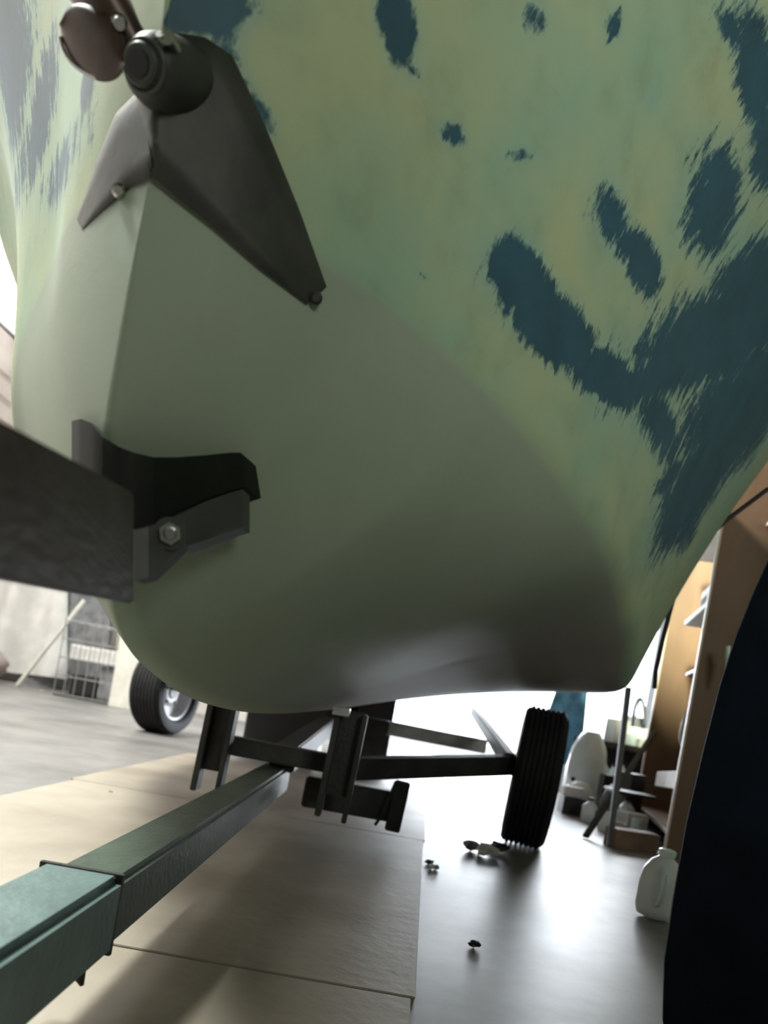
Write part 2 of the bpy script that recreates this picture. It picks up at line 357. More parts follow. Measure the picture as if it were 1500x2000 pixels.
def hull_material():
    Mt = bpy.data.materials.new('scraped_hull_paint'); Mt.use_nodes = True; N = Mt.node_tree.nodes; L = Mt.node_tree.links; b = N['Principled BSDF']
    def attr(n):
        a = N.new('ShaderNodeAttribute'); a.attribute_name = n; return a
    def noise(vec, sc, det=5, rough=.6):
        n = N.new('ShaderNodeTexNoise'); n.inputs['Scale'].default_value = sc; n.inputs['Detail'].default_value = det; n.inputs['Roughness'].default_value = rough
        L.new(vec, n.inputs[0]); return n.outputs[0]
    def ramp(v, p0, c0, p1, c1):
        r = N.new('ShaderNodeValToRGB'); L.new(v, r.inputs[0]); r.color_ramp.elements[0].position = p0; r.color_ramp.elements[0].color = (*c0, 1)
        r.color_ramp.elements[1].position = p1; r.color_ramp.elements[1].color = (*c1, 1); return r.outputs[0]
    def mp(v, a0, a1, b0, b1):
        r = N.new('ShaderNodeMapRange'); L.new(v, r.inputs[0]); r.interpolation_type = 'SMOOTHSTEP'
        for i, x in enumerate((a0, a1, b0, b1)): r.inputs[i+1].default_value = x
        return r.outputs[0]
    def mth(op, a, c):
        n = N.new('ShaderNodeMath'); n.operation = op
        for i, x in enumerate((a, c)):
            if isinstance(x, (int, float)): n.inputs[i].default_value = x
            else: L.new(x, n.inputs[i])
        return n.outputs[0]
    def mix(f, a, c):
        n = N.new('ShaderNodeMix'); n.data_type = 'RGBA'
        if isinstance(f, (int, float)): n.inputs[0].default_value = f
        else: L.new(f, n.inputs[0])
        for i, x in ((6, a), (7, c)):
            if isinstance(x, tuple): n.inputs[i].default_value = (*x, 1)
            else: L.new(x, n.inputs[i])
        return n.outputs[2]
    tc = N.new('ShaderNodeTexCoord'); obj = tc.outputs['Object']
    sv = attr('surf').outputs['Vector']
    mpg = N.new('ShaderNodeMapping'); mpg.inputs['Scale'].default_value = (46, 9, 1); mpg.inputs['Rotation'].default_value = (0, 0, R(-8)); L.new(sv, mpg.inputs[0])
    streak = noise(mpg.outputs[0], 1.0, 5, .65)
    fine = noise(obj, 55, 4, .7); big = noise(obj, 2.6, 5, .55); mid = noise(obj, 9, 5, .6)
    base = ramp(big, .38, (.34, .39, .24), .62, (.25, .37, .27))
    base = mix(mp(mid, .45, .75, 0, .45), base, (.20, .25, .15))
    blue = ramp(mid, .3, (.010, .045, .075), .7, (.018, .075, .12))
    fld = mth('ADD', attr('old_blue').outputs['Fac'], mth('MULTIPLY', mth('SUBTRACT', streak, .5), 1.25))
    fld = mth('ADD', fld, mth('MULTIPLY', mth('SUBTRACT', fine, .5), .5))
    mask = mp(fld, .39, .64, 0, .95)
    halo = mp(attr('old_blue').outputs['Fac'], .08, .6, 0, .45)
    top = mix(halo, base, (.19, .33, .31)); top = mix(mask, top, blue)
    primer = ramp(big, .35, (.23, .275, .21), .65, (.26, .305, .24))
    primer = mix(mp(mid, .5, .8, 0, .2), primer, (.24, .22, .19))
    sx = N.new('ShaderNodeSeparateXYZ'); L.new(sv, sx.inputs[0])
    primer = mix(mp(mth('ADD', sx.outputs[0], mth('MULTIPLY', mth('SUBTRACT', big, .5), 1.5)), .9, 2.0, 0, .8), primer, (.27, .235, .215))  # aft brown tint imitates warm reflected light, mixed into the primer colour
    edge = mth('ADD', attr('region').outputs['Fac'], mth('MULTIPLY', mth('SUBTRACT', mid, .5), .05))
    reg = mp(edge, -.03, .025, 0, 1)
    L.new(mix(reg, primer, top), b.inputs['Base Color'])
    b.inputs['Roughness'].default_value = .55; b.inputs['Specular IOR Level'].default_value = .3
    bp = N.new('ShaderNodeBump'); bp.inputs['Strength'].default_value = .12; bp.inputs['Distance'].default_value = .004
    L.new(mth('ADD', fine, mth('MULTIPLY', mask, 1.0)), bp.inputs['Height']); L.new(bp.outputs[0], b.inputs['Normal'])
    return Mt
boat = thing('boat', 'large boat hull with grey primed bottom and green sides patched with old blue paint', 'boat', HP(0, 0, .47))
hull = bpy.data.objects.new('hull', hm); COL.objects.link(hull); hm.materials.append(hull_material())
hull.parent = boat; hull.matrix_parent_inverse = PINV[boat.name]

# dark metal guard wrapped round the stem
def lerp_path(P, u):
    n = len(P)-1; x = u*n; i = min(int(x), n-1); f = x-i
    return (P[i][0]+(P[i+1][0]-P[i][0])*f, P[i][1]+(P[i+1][1]-P[i][1])*f)
def on_hull(px, py):
    h, n = hull_hit(px, py)
    if h is None:
        h, n, _, _ = BV.find_nearest(at(px, py, .93)); 
        if n.dot(h-O) > 0: n = -n
    return h, n
def wing(Lp, Up, nu, nv, off0, off1):
    P, Q = [], []
    for i in range(nu):
        u = i/(nu-1); a, b = lerp_path(Lp, u), lerp_path(Up, u); r1, r2 = [], []
        for k in range(nv):
            v = k/(nv-1); h, n = on_hull(a[0]+(b[0]-a[0])*v, a[1]+(b[1]-a[1])*v)
            off = off0+(off1-off0)*u
            edge = min(v, 1-v, 1-u if u > .5 else 1)*7; off *= (.45+.55*min(1, edge))
            dirc = (O-h).normalized()
            r1.append(h+dirc*off); r2.append(h-dirc*.012)
        P.append(r1); Q.append(r2)
    return P, Q
mb = MB()
mb.slab(*wing([(262, 200), (291, 338), (345, 385), (420, 445), (510, 525), (600, 594)], [(330, 62), (400, 72), (455, 110), (520, 250), (585, 410), (638, 560)], 34, 16, .028, .012))
guard = mb.build('stem_guard', M['cap'], boat, smooth=True)
PINV[guard.name] = guard.matrix_world.inverted()
mb = MB()
mb.slab(*wing([(300, 343), (255, 362), (205, 405), (160, 448)], [(272, 175), (225, 222), (190, 310), (150, 428)], 24, 12, .02, .008))
mb.build('side_wing', M['cap'], boat, smooth=True)
# nose tube with its rings
a = at(284, 130, .86); b = at(420, 190, 1.0); d = (b-a).normalized()
mb = MB(); mb.tube([a, a+d*.006, a+d*.02, a+d*.05, a+d*.09, a+d*.14, a+d*.20], [.025, .032, .036, .041, .042, .036, .018], 28); mb.build('nose_tube', M['cap'], boat, smooth=True)
def ring(c, ax, r, w, n=36):
    x = ax.orthogonal().normalized(); y = ax.cross(x)
    return [c+(x*math.cos(2*math.pi*k/n)+y*math.sin(2*math.pi*k/n))*r for k in range(n)]
mb = MB(); mb.tube(ring(a-d*.001, d, .024, 0), .0036, 8, closed=True).tube(ring(a-d*.010, d, .018, 0), .0026, 8, closed=True).tube([a+d*.002, a-d*.014], [.023, .018], 24)
mb.build('collar', M['steel_grey'], boat, smooth=True)
mb = MB(); mb.tube([a-d*.0142, a-d*.0165], .013, 20); mb.build('bore', M['black'], boat)
mb = MB(); mb.tube([at(327, 72, .84), at(340, 95, .86)], .008, 12).tube([at(312, 66, .84), at(318, 88, .85)], .005, 10); mb.build('grease_cap', M['chrome'], boat, smooth=True)
for q, (px, py) in enumerate(((618, 582), (231, 372))):
    h, n = on_hull(px, py); dd = (O-h).normalized()
    mb = MB(); mb.tube([h+dd*.006, h+dd*.018, h+dd*.021], [.0085, .0085, .005], 14); mb.build('bolt', M['chrome'] if q else M['steel_dark'], boat, smooth=True)
# brown lobed blade beside the nose
prop = MB()
cen = at(180, 84, .88); e1 = (at(262, 128, .86)-at(100, 42, .90)); e1.normalize(); vw = (O-cen).normalized(); e2 = vw.cross(e1).normalized()
P, Q = [], []
for i in range(21):
    u = -1+2*i/20; w = math.sqrt(max(0, 1-abs(u)**2.4))*.030+.002; r1, r2 = [], []
    for k in range(11):
        v = -1+2*k/10; p = cen+e1*(u*.058)+e2*(v*w)+vw*(.012*(1-v*v)*(1-u*u*.6)-.014*v*u); r1.append(p+vw*.004*(1-v*v)); r2.append(p-vw*(.010*(1-v*v)+.001))
    P.append(r1); Q.append(r2)
prop.slab(P, Q); pr = prop.build('blade', M['bronze'], boat, smooth=True, angle=70)
mb = MB(); mb.tube([at(150, -30, .90), at(185, 5, .89), at(222, 34, .885), at(250, 75, .89), at(285, 115, .92)], [.018, .021, .028, .021, .017], 16); mb.build('blade_arm', M['bronze'], boat, smooth=True)
mb = MB(); mb.tube([at(232, 46, .868), at(233, 47, .855)], [.010, .006], 16); mb.build('arm_boss', M['chrome'], boat, smooth=True)
# pale lip along the trailing underside of the lobe
mb = MB(); mb.tube([cen+e1*(u*.057)+e2*(-(1 if (e2.z > 0) else -1)*(math.sqrt(max(0, 1-abs(u)**2.4))*.030))+vw*.002 for u in [-.95+.1*i for i in range(20)]], .0022, 8); mb.build('blade_edge', M['chrome'], boat, smooth=True)
# black flexible seal hanging along the far right edge of the hull
mb = MB(); pts = [at(x, y, 3.3) for x, y in ((1500, 955), (1420, 1015), (1368, 1062), (1335, 1115), (1312, 1180), (1294, 1250), (1281, 1310), (1278, 1345))]
mb.tube(pts, .010, 8); tag(mb.build('black_hose', M['black']), 'thin black hose hanging down past the right edge of the hull before the shelves', 'hose')

# ------------------------------------------------------------------ the boat trailer
tr = thing('boat_trailer', 'green-grey steel boat trailer under the hull with a black rubber bow rest', 'trailer', (-.39, 2.0, 0))
def part(mbd, name, m_, **k): return mbd.build(name, m_, tr, **k)
part(MB().bar((-.385, 1.05, .175), (-.375, 3.1, .175), .105, .105, .010), 'tongue', M['steel_green'])
part(MB().bar((-.405, -.5, .172), (-.392, 1.13, .172), .124, .120, .012), 'tongue_sleeve', M['steel_teal'])
mb = MB(); mb.tube([at(150, 1878, 1.08), at(152, 1895, 1.08), at(160, 1925, 1.08)], [.010, .012, .003], 10); part(mb, 'locking_bolt', M['steel_dark'])
part(MB().box((-.394, 1.131, .172), (.1245, .010, .1205), bev=.001), 'sleeve_lip', M['steel_dark'])
# bow arm
e = .02
arm = [at(262, 962, .84), at(262, 1180, .84), at(0, 1132, .50), at(0, 818, .50)]
arm_dir = (arm[3]-arm[0]); arm2 = [arm[0], arm[1], arm[1]+(arm[2]-arm[1])*2.2, arm[0]+(arm[3]-arm[0])*2.2]
part(MB().prism(arm2, Vector((-.085, 0, .0)), .003), 'bow_arm', M['beam'])
yb0, yb1 = .93, 1.06
def P2(px, py, Y): return at(px, py, Y)
# rubber V rest: profile swept from the vertex to both tips
prof = [(140, 822, 905, .99), (158, 818, 925, .985), (178, 826, 950, .975), (200, 853, 975, .955), (230, 872, 1010, .925), (262, 884, 1034, .905), (300, 893, 1025, .905), (345, 893, 1002, .93), (400, 889, 975, .965), (450, 884, 958, 1.0), (470, 884, 953, 1.012), (479, 893, 950, 1.018)]
P, Q = [], []
def near_hull(x, y, Y, gap=.03):
    h, _ = hull_hit(x, y); return min(Y, h.y-gap) if h is not None and h.y < 2 else Y
for x, y0, y1, Y in prof:
    Y = near_hull(x, (y0+y1)/2, near_hull(x, y0, near_hull(x, y1, Y)))
    P.append([at(x, y0+(y1-y0)*k/5, Y) for k in range(6)]); Q.append([at(x, y0+(y1-y0)*k/5, Y)+Vector((.008, .075, .006)) for k in range(6)])
part(MB().slab(P, Q), 'bow_rest', M['rubber'], smooth=True, angle=50)
prof = [(352, 1001, 1070, .93), (400, 978, 1055, .965), (450, 960, 1037, 1.0), (474, 954, 1030, 1.017)]
P = [[at(x, y0+2, near_hull(x, y0, Y)-.004), at(x, y1, near_hull(x, y0, Y)-.004)] for x, y0, y1, Y in prof]; Q = [[p+Vector((.004, .03, 0)) for p in r] for r in P]
part(MB().slab(P, Q), 'rest_plate', M['steel_grey'])
prof = [(264, 1036, 1134, .885), (290, 1028, 1128, .89), (320, 1018, 1100, .905), (352, 1003, 1068, .925)]
P = [[at(x, y0, near_hull(x, y0, Y)-.006), at(x, y1, near_hull(x, y0, Y)-.006)] for x, y0, y1, Y in prof]; Q = [[p+Vector((.004, .02, 0)) for p in r] for r in P]
part(MB().slab(P, Q), 'rest_bracket', M['galv_dark'])
c = at(332, 1042, .895); dv = (O-c).normalized()
mb = MB(); mb.tube([c-dv*.01, c+dv*.006], .013, 6).tube([c+dv*.006, c+dv*.014], [.008, .006], 14); part(mb, 'rest_bolt', M['chrome'])
mb = MB(); mb.tube([c-dv*.012, c-dv*.002], .019, 20); part(mb, 'bolt_washer', M['steel_grey'], smooth=True)
# the post that carries the bow arm (out of frame, left)
part(MB().bar((-.47, -.2, .24), (-.47, -.12, .80), .09, .09, .006), 'bow_post', M['steel_dark'])
# posts under the hull
def post(x0, x1, Y, zb, zt, name='hull_post'):
    mb = MB(); mb.bar((x0+.012, Y, zb), (x0+.024, Y, zt), .022, .08, .003, up=Vector((0, 1, 0))); mb.bar((x1-.012, Y, zb-.01), (x1, Y, zt), .018, .08, .003, up=Vector((0, 1, 0)))
    mb.box(((x0+x1)/2+.01, Y+.03, (zb+zt)/2+.04), (x1-x0-.02, .012, zt-zb-.07)); return part(mb, name, M['steel_dark'])
post(-.635, -.525, 2.8, .115, .50); post(-.175, -.055, 2.75, .11, .49)
part(MB().box((-.14, 2.68, .49), (.06, .05, .03), bev=.004), 'post_pad', M['galv'])
part(MB().bar((-.66, 2.95, .285), (-.08, 3.0, .275), .10, .07, .006), 'centre_member', M['steel_dark'])
part(MB().bar((-.10, 3.02, .265), (.66, 3.5, .375), .09, .085, .006), 'cross_member', M['steel_dark'])
part(MB().bar((-.25, 3.02, .15), (.10, 3.08, .14), .05, .12, .006), 'lower_plate', M['steel_dark'])
part(MB().bar((.06, 5.0, .385), (.70, 5.0, .375), .14, .09, .006), 'rear_member', M['galv'])
part(MB().bar((-1.0, 5.05, .385), (.06, 5.0, .385), .14, .09, .006), 'rear_beam', M['steel_dark'])
part(MB().bar((.60, 3.45, .385), (.74, 6.3, .60), .05, .07, .006), 'side_rail', M['galv_dark'])
part(MB().bar((-.35, 3.0, .26), (-.30, 6.2, .42), .10, .10, .006), 'spine', M['steel_dark'])
part(MB().bar((.12, 3.05, .05), (.13, 3.05, .25), .05, .06, .004).tube([(.10, 3.0, .25), (.07, 2.98, .12), (.05, 3.0, .07)], .006, 8), 'jack_leg', M['steel_dark'])

def wheel(parent, centre, axis, r, w, rimr, rimmat, hubmat=None, name='wheel'):
    ax = Vector(axis).normalized(); z = ax; x = z.orthogonal().normalized()
    x = (Vector((0, 0, 1))-z*z.z).normalized(); y = z.cross(x); mt = Matrix((x, y, z)).transposed().to_4x4(); mt.translation = centre
    h = w/2; prof = [(rimr, -h*.78), (rimr+.02, -h*.92), (r*.80, -h), (r*.93, -h*.96), (r*.985, -h*.80)]
    for k in range(-3, 4):
        z0 = k*h*.22; prof += [(r, z0-h*.085), (r, z0+h*.06), (r-.008, z0+h*.075), (r-.008, z0+h*.12)]
    prof += [(r*.985, h*.80), (r*.93, h*.96), (r*.80, h), (rimr+.02, h*.92), (rimr, h*.78)]
    mb = MB(); mb.lathe(prof, mt, 56, caps=False)
    ty = mb.build('wheel', M['tyre'], parent, smooth=True, angle=35) if parent else mb.build(name, M['tyre'], None, smooth=True, angle=35)
    PINV[ty.name] = Matrix() if not parent else Matrix.Translation(-parent.location)
    def sub(m2, n, mm, **k):
        o = m2.build(n, mm, None, **k); o.parent = ty; o.matrix_parent_inverse = (PINV[ty.name] if parent else Matrix()) .inverted() @ Matrix() if False else Matrix.Identity(4)
        if parent: o.matrix_parent_inverse = Matrix.Identity(4)
        return o
    m2 = MB(); m2.lathe([(rimr+.004, -h*.80), (rimr-.012, -h*.75), (rimr-.03, -h*.35), (rimr*.55, -h*.25), (rimr*.4, -h*.45), (rimr*.25, -h*.45)], mt, 40, caps=False)
    m2.lathe([(rimr+.004, h*.80), (rimr-.012, h*.76), (rimr-.03, h*.3), (rimr*.55, h*.18), (rimr*.4, h*.42), (rimr*.25, h*.42)], mt, 40, caps=False)
    sub(m2, 'rim', rimmat, smooth=True, angle=30)
    m3 = MB(); m3.lathe([(rimr*.26, -h*.5), (rimr*.26, h*.5)], mt, 20); 
    for k in range(5):
        an = 2*math.pi*k/5; c_ = mt @ Vector((math.cos(an)*rimr*.45, math.sin(an)*rimr*.45, 0)); m3.tube([c_-ax*h*.5, c_+ax*h*.5], .009, 6)
    sub(m3, 'hub', hubmat or M['steel_dark'])
    return ty
wheel(tr, (.755, 3.6, .325), (-.985, .17, .03), .325, .205, .17, M['greymetal'])

# ------------------------------------------------------------------ machine behind, left
ut = thing('utility_trailer', 'dark low utility trailer behind the boat, its pale-rimmed tyre under the left of the hull', 'trailer', (-1.1, 6.2, 0))
wheel(ut, (-1.70, 6.05, .335), (1, -.27, .02), .335, .27, .215, M['rim'], M['black'])
MB().bar((-1.7, 6.1, .40), (.05, 6.3, .40), .12, .10, .006).build('axle', M['steel_dark'], ut)
MB().box((-.72, 6.4, .62), (1.6, .6, .40), bev=.01).build('bed', M['black'], ut)
MB().box((-.70, 5.85, .36), (.56, .4, .70), bev=.02).build('tool_chest', M['black'], ut)
MB().box((-.04, 5.75, .34), (.26, .4, .66), bev=.02).build('side_locker', M['steel_dark'], ut)
for x in (-1.3, -.2): MB().bar((x, 6.4, .0), (x, 6.4, .46), .06, .06, .004).build('leg', M['steel_dark'], ut)

# ------------------------------------------------------------------ shelving on the right
SH0 = Vector((1.60, 4.08, 0)); SD = Vector((.40, 1.72, 0)).normalized(); SN = Vector((SD.y, -SD.x, 0))
def SP(u, d, z): return SH0+SD*u+SN*d+Vector((0, 0, z))
sh = thing('shelving_unit', 'tall brown plywood shelving unit with pale front edges at right', 'shelving', SP(0, .2, 0))
def sbox(u0, u1, d0, d1, z0, z1, name, m_, bev=.002, parent=sh):
    poly = [SP(u0, d0, z0), SP(u1, d0, z0), SP(u1, d1, z0), SP(u0, d1, z0)]
    return MB().prism(poly, Vector((0, 0, z1-z0)), bev).build(name, m_, parent)
for u in (0, 1.72):
    up = sbox(u, u+.022, .012, .46, 0, 2.9, 'upright', M['ply'])
    o = sbox(u-.003, u+.027, 0, .012, 0, 2.9, 'edge_strip', M['pine'], .001)
sbox(0, 1.74, .46, .472, 0, 2.9, 'back_panel', M['ply'])
for z in (.10, .62, 1.0, 1.36, 1.78, 2.2, 2.62):
    if z in (.10,): sbox(.03, 1.715, .02, .455, z, z+.022, 'shelf', M['ply'])
    elif z in (1.0,): sbox(.03, .40, .01, .455, z, z+.02, 'shelf', M['ply'])
    elif z != .62: sbox(.03, .85, .01, .455, z, z+.03, 'shelf', M['cream'])
for z in (1.22, 1.80): sbox(-.13, -.004, .22, .455, z, z+.02, 'side_bracket_shelf', M['cream'])
sbox(-.09, -.004, .28, .455, .84, .86, 'side_bracket_shelf', M['ply'])

def lathe_obj(name, prof, loc, m_, label, cat, group=None, n=20, tilt=(0, 0, 0), capm=None, capprof=None, capname='cap', parent=None):
    from mathutils import Euler
    mt = Matrix.Translation(loc) @ Euler(tilt).to_matrix().to_4x4()
    o = MB().lathe(prof, mt, n).build(name, m_, parent, smooth=True, angle=45)
    if label: tag(o, label, cat, group)
    if capprof:
        c_ = MB().lathe(capprof, mt, n).build(capname, capm or M['white'], None, smooth=True, angle=45); c_.parent = o
    return o
def bottle(loc, h, r, m_, label, group=None, capm=None):
    return lathe_obj('bottle', [(r*.9, 0), (r, .01), (r, h*.62), (r*.8, h*.72), (r*.35, h*.82), (r*.35, h*.9)], loc, m_, label, 'bottle', group, capm=capm or M['black'], capprof=[(r*.42, h*.88), (r*.42, h)])
def boxo(u, d, z, su, sd, sz, name, m_, label, cat, group=None, rz=0):
    c_ = SP(u, d, z+sz/2); ang = math.atan2(SD.y, SD.x)+rz
    return tag(MB().box(c_, (su, sd, sz), rot=(0, 0, ang), bev=.004).build(name, m_), label, cat, group)
# items on the shelves
b1 = boxo(.30, .11, 1.391, .46, .14, .13, 'cardboard_box', M['cream'], 'cream box with dark red lettering on the bright upper shelf', 'box')
# its dark red lettering (illegible in the blur, read as four blocky capitals)
def lettering(txt, origin, xdir, ydir, size, m_, parent, name='lettering'):
    cu = bpy.data.curves.new(name, 'FONT'); cu.body = txt; cu.size = size; cu.extrude = .001
    o = bpy.data.objects.new(name, cu); dg = COL.objects.link(o)
    me = bpy.data.meshes.new_from_object(o); bpy.data.objects.remove(o)
    z = xdir.cross(ydir); mt = Matrix((xdir, ydir, z)).transposed().to_4x4(); mt.translation = origin
    me.transform(mt); o = bpy.data.objects.new(name, me); COL.objects.link(o); me.materials.append(m_); o.parent = parent; return o
lettering('VARE', SP(.50, .038, 1.415), -SD, Vector((0, 0, 1)), .085, M['ink'], b1)
boxo(.36, .13, 1.811, .5, .20, .14, 'foam_block', M['white2'], 'white ragged packing block on the shelf just below the hull edge', 'packing')
bottle(SP(.12, .08, 1.021), .10, .04, M['white'], 'small white bottle on the short dark shelf', None, M['white'])
lathe_obj('cup', [(.028, 0), (.034, .07), (.031, .07), (.026, .008)], SP(.25, .08, 1.021), M['clear'], 'pale cup beside the small white bottle on the short shelf', 'cup')
lathe_obj('cup', [(.03, 0), (.036, .08), (.032, .08), (.027, .008)], SP(-.07, .26, 1.241), M['white'], 'white cup on the small bracket shelf by the navy cloth', 'cup')
boxo(-.07, .38, 1.241, .08, .09, .12, 'carton', M['white'], 'white carton on the small bracket shelf by the navy cloth', 'carton')
boxo(-.05, .37, .861, .07, .09, .16, 'carton', M['cream'], 'cream carton on the lower dim bracket right of the pale upright', 'carton')
# hanging tan bag and white rag
def bag(c_, w, d, h, name, m_, label, cat, squash=0):
    mb = MB(); P = []
    for i in range(13):
        v = i/12; rr = []
        for k in range(20):
            an = 2*math.pi*k/20; e_ = 1-.25*abs(math.sin(3*an+v*4))*squash
            wr = math.sin(math.pi*min(1, .12+v*.83))**.55
            rr.append(Vector((c_[0]+math.cos(an)*w/2*wr*e_, c_[1]+math.sin(an)*d/2*wr*e_, c_[2]+v*h)))
        P.append(rr+[rr[0]])
    mb.grid(P); mb.bm.faces.new([v for v in mb.bm.verts if False] or []) if False else None
    o = mb.build(name, m_, None, smooth=True, angle=180); bm_ = bmesh.new(); bm_.from_mesh(o.data); bmesh.ops.remove_doubles(bm_, verts=bm_.verts[:], dist=1e-4)
    bmesh.ops.holes_fill(bm_, edges=[e_ for e_ in bm_.edges if e_.is_boundary]); bm_.to_mesh(o.data); bm_.free(); o.data.shade_smooth()
    return tag(o, label, cat)
bag(tuple(SP(.34, .14, .55)), .26, .2, .34, 'canvas_bag', M['tan'], 'tan canvas bag tucked inside the brown shelving', 'bag', .4)
bag(tuple(SP(.14, .08, .50)), .12, .1, .20, 'rag', M['cream'], 'pale rag tucked beside the tan bag in the shelving', 'rag', 1)
MB().prism([SP(.05, .06, .36), SP(1.3, .06, .30), SP(1.3, .06, .40), SP(.05, .06, .47)], SN*.03, .003).build('plank', M['cream'])
tag(bpy.data.objects['plank'], 'pale plank laid slanting across the lower opening of the shelving', 'plank')
MB().box(SP(.16, .26, .24), (.22, .3, .22), rot=(0, 0, .2), bev=.01).build('crate', M['greymetal']); tag(bpy.data.objects['crate'], 'dull grey crate on the lowest shelf below the slanting plank', 'crate')
# clear blade and jar on the dim near bay
mb = MB(); mb.tube([at(1422, 1262, 3.9), at(1424, 1290, 3.9), at(1418, 1336, 3.9)], [.012, .02, .006], 10); tag(mb.build('spray_bottle', M['clear'], None, smooth=True), 'narrow pale bottle hanging on the dark brown upright face', 'bottle')

# ------------------------------------------------------------------ navy cloth at the right edge
P, Q = [], []
Yc = 1.35
edge = [(1310, 2250), (1296, 2000), (1300, 1880), (1318, 1760), (1345, 1610), (1378, 1470), (1412, 1340), (1445, 1240), (1478, 1160), (1512, 1085), (1560, 1000)]
for i, (x, y) in enumerate(edge):
    r1, r2 = [], []; c_ = at(x, y, Yc-.10)
    for k in range(26):
        v = k/25; y_ = .07*math.sin(v*13+i*.15)*(.3+v)*.6-.02*v
        y_ += .18*math.sqrt(v)
        p = Vector((c_.x+v*.75, Yc-.10+y_, max(c_.z, .002))); r1.append(p); r2.append(p+Vector((.006, .02, 0)))
    P.append(r1); Q.append(r2)
tag(MB().slab(P, Q).build('tarpaulin', M['navy'], None, smooth=True, angle=60), 'near-black navy tarpaulin hanging in folds along the right edge, in front of the shelves', 'tarpaulin')

# ------------------------------------------------------------------ white jug on the floor
jl = on_floor(1285, 1795)
jug = thing('plastic_jug', 'white plastic jug standing on the bright floor in front of the shelving', 'jug', jl)
from mathutils import Euler
mt = Matrix.Translation(jl+Vector((-.02, 0, .004))) @ Euler((.03, .05, 0)).to_matrix().to_4x4() @ Matrix.Diagonal((1.12, 1.12, 1.05, 1))
MB().lathe([(.03, 0), (.048, .006), (.056, .03), (.060, .10), (.056, .145), (.040, .178), (.022, .192), (.020, .20)], mt, 28).build('body', M['white'], jug, smooth=True, angle=60)
MB().lathe([(.025, .198), (.025, .215), (.02, .218)], mt, 20).build('lid', M['clear'], jug, smooth=True)
MB().tube([mt @ Vector(p) for p in ((-.02, -.045, .165), (-.02, -.072, .15), (-.018, -.078, .10), (-.016, -.066, .06), (-.016, -.05, .05))], .009, 10).build('handle', M['clear'], jug, smooth=True)

# ------------------------------------------------------------------ litter on the floor
def scrap(px, py, s, m_, label, seed, name='crumpled_paper', cat='litter'):
    random.seed(seed); f = on_floor(px, py); bm_ = bmesh.new(); bmesh.ops.create_icosphere(bm_, subdivisions=2, radius=1)
    zmin = 0
    for v in bm_.verts:
        k = random.uniform(.55, 1.1); v.co = Vector((v.co.x*s*k, v.co.y*s*k*.8, v.co.z*s*.5*k))
    zmin = min(v.co.z for v in bm_.verts)
    for v in bm_.verts: v.co += f-Vector((0, 0, zmin))
    mb = MB(); mb.join(bm_); return tag(mb.build(name, m_), label, cat)
scrap(948, 1672, .055, M['paper'], 'crumpled white paper on the floor just left of the big tyre', 1)
scrap(918, 1662, .045, M['greymetal'], 'dark crumpled scrap left of the white paper by the big tyre', 2, 'scrap')
scrap(972, 1664, .05, M['black'], 'black scrap between the white paper and the big tyre', 3, 'scrap')
scrap(846, 1698, .022, M['paper'], 'tiny white paper scrap at the edge of the hardboard sheet', 4)
scrap(838, 1688, .02, M['black'], 'tiny black scrap beside the white one at the sheet edge', 9, 'scrap')
scrap(305, 1752, .01, M['brown'], 'tiny brown chip on the hardboard right of the green beam', 5, 'wood_chip') if False else None
scrap(925, 1850, .018, M['black'], 'small dark scrap on the grey floor below the big tyre', 6, 'scrap')
scrap(82, 1352, .03, M['tan'], 'small tan scrap on the far floor before the wire crate', 7, 'scrap')
scrap(215, 1550, .012, M['brown'], 'small brown chip on the lit hardboard left of the beam', 8, 'wood_chip')

# ------------------------------------------------------------------ workbench and clutter, middle right
wb = thing('workbench', 'dark cluttered workbench between the big tyre and the shelving', 'workbench', (2.2, 6.6, 0))
MB().box((2.35, 6.7, .52), (1.15, .7, .05), bev=.006).build('top', M['steel_dark'], wb)
for x in (1.82, 2.86):
    for y in (6.42, 7.0): MB().bar((x, y, 0), (x, y, .50), .06, .06, .004).build('leg', M['steel_dark'], wb)
MB().box((2.4, 7.0, .30), (1.0, .03, .42)).build('back_board', M['black'], wb)
MB().box((2.35, 6.7, .16), (1.05, .6, .03)).build('low_shelf', M['steel_dark'], wb)
def boxat(px, py, Y, w, d, h, name, m_, label, cat, group=None, rot=(0, 0, 0), floor=None):
    c_ = at(px, py, Y)
    if floor is not None: c_.z = floor+h/2
    return tag(MB().box(c_, (w, d, h), rot=rot, bev=.006).build(name, m_), label, cat, group)
T = .545
random.seed(5)
boxat(1262, 1360, 6.6, .20, .2, .16, 'carton', M['white'], 'bright white carton on the right of the workbench', 'carton', floor=T)
boxat(1215, 1370, 6.55, .14, .15, .20, 'carton', M['white2'], 'off-white carton on the left of the workbench', 'carton', floor=T, rot=(0, 0, .3))
boxat(1240, 1370, 6.45, .12, .1, .10, 'carton', M['clear'], 'low pale carton between the two taller ones on the workbench', 'carton', floor=T, rot=(0, 0, -.2))
boxat(1285, 1395, 6.42, .26, .1, .07, 'tray', M['white2'], 'long pale tray at the front edge of the workbench', 'tray', floor=T)
# tangle of dark hoops above bench
mb = MB(); c_ = at(1262, 1325, 6.6); c_.z = .76; mb.tube([c_+Vector((.05*math.cos(a_), .03*math.sin(a_)*2, .20*math.sin(a_))) for a_ in [2*math.pi*k/28 for k in range(28)]], .014, 8, closed=True)
tag(mb.build('hose_loop', M['black'], None, smooth=True), 'narrow black hose loop hanging above the workbench', 'hose')
boxat(1245, 1345, 6.9, .18, .1, .26, 'cabinet', M['greymetal'], 'small grey cabinet behind the cartons on the workbench', 'cabinet', floor=T)
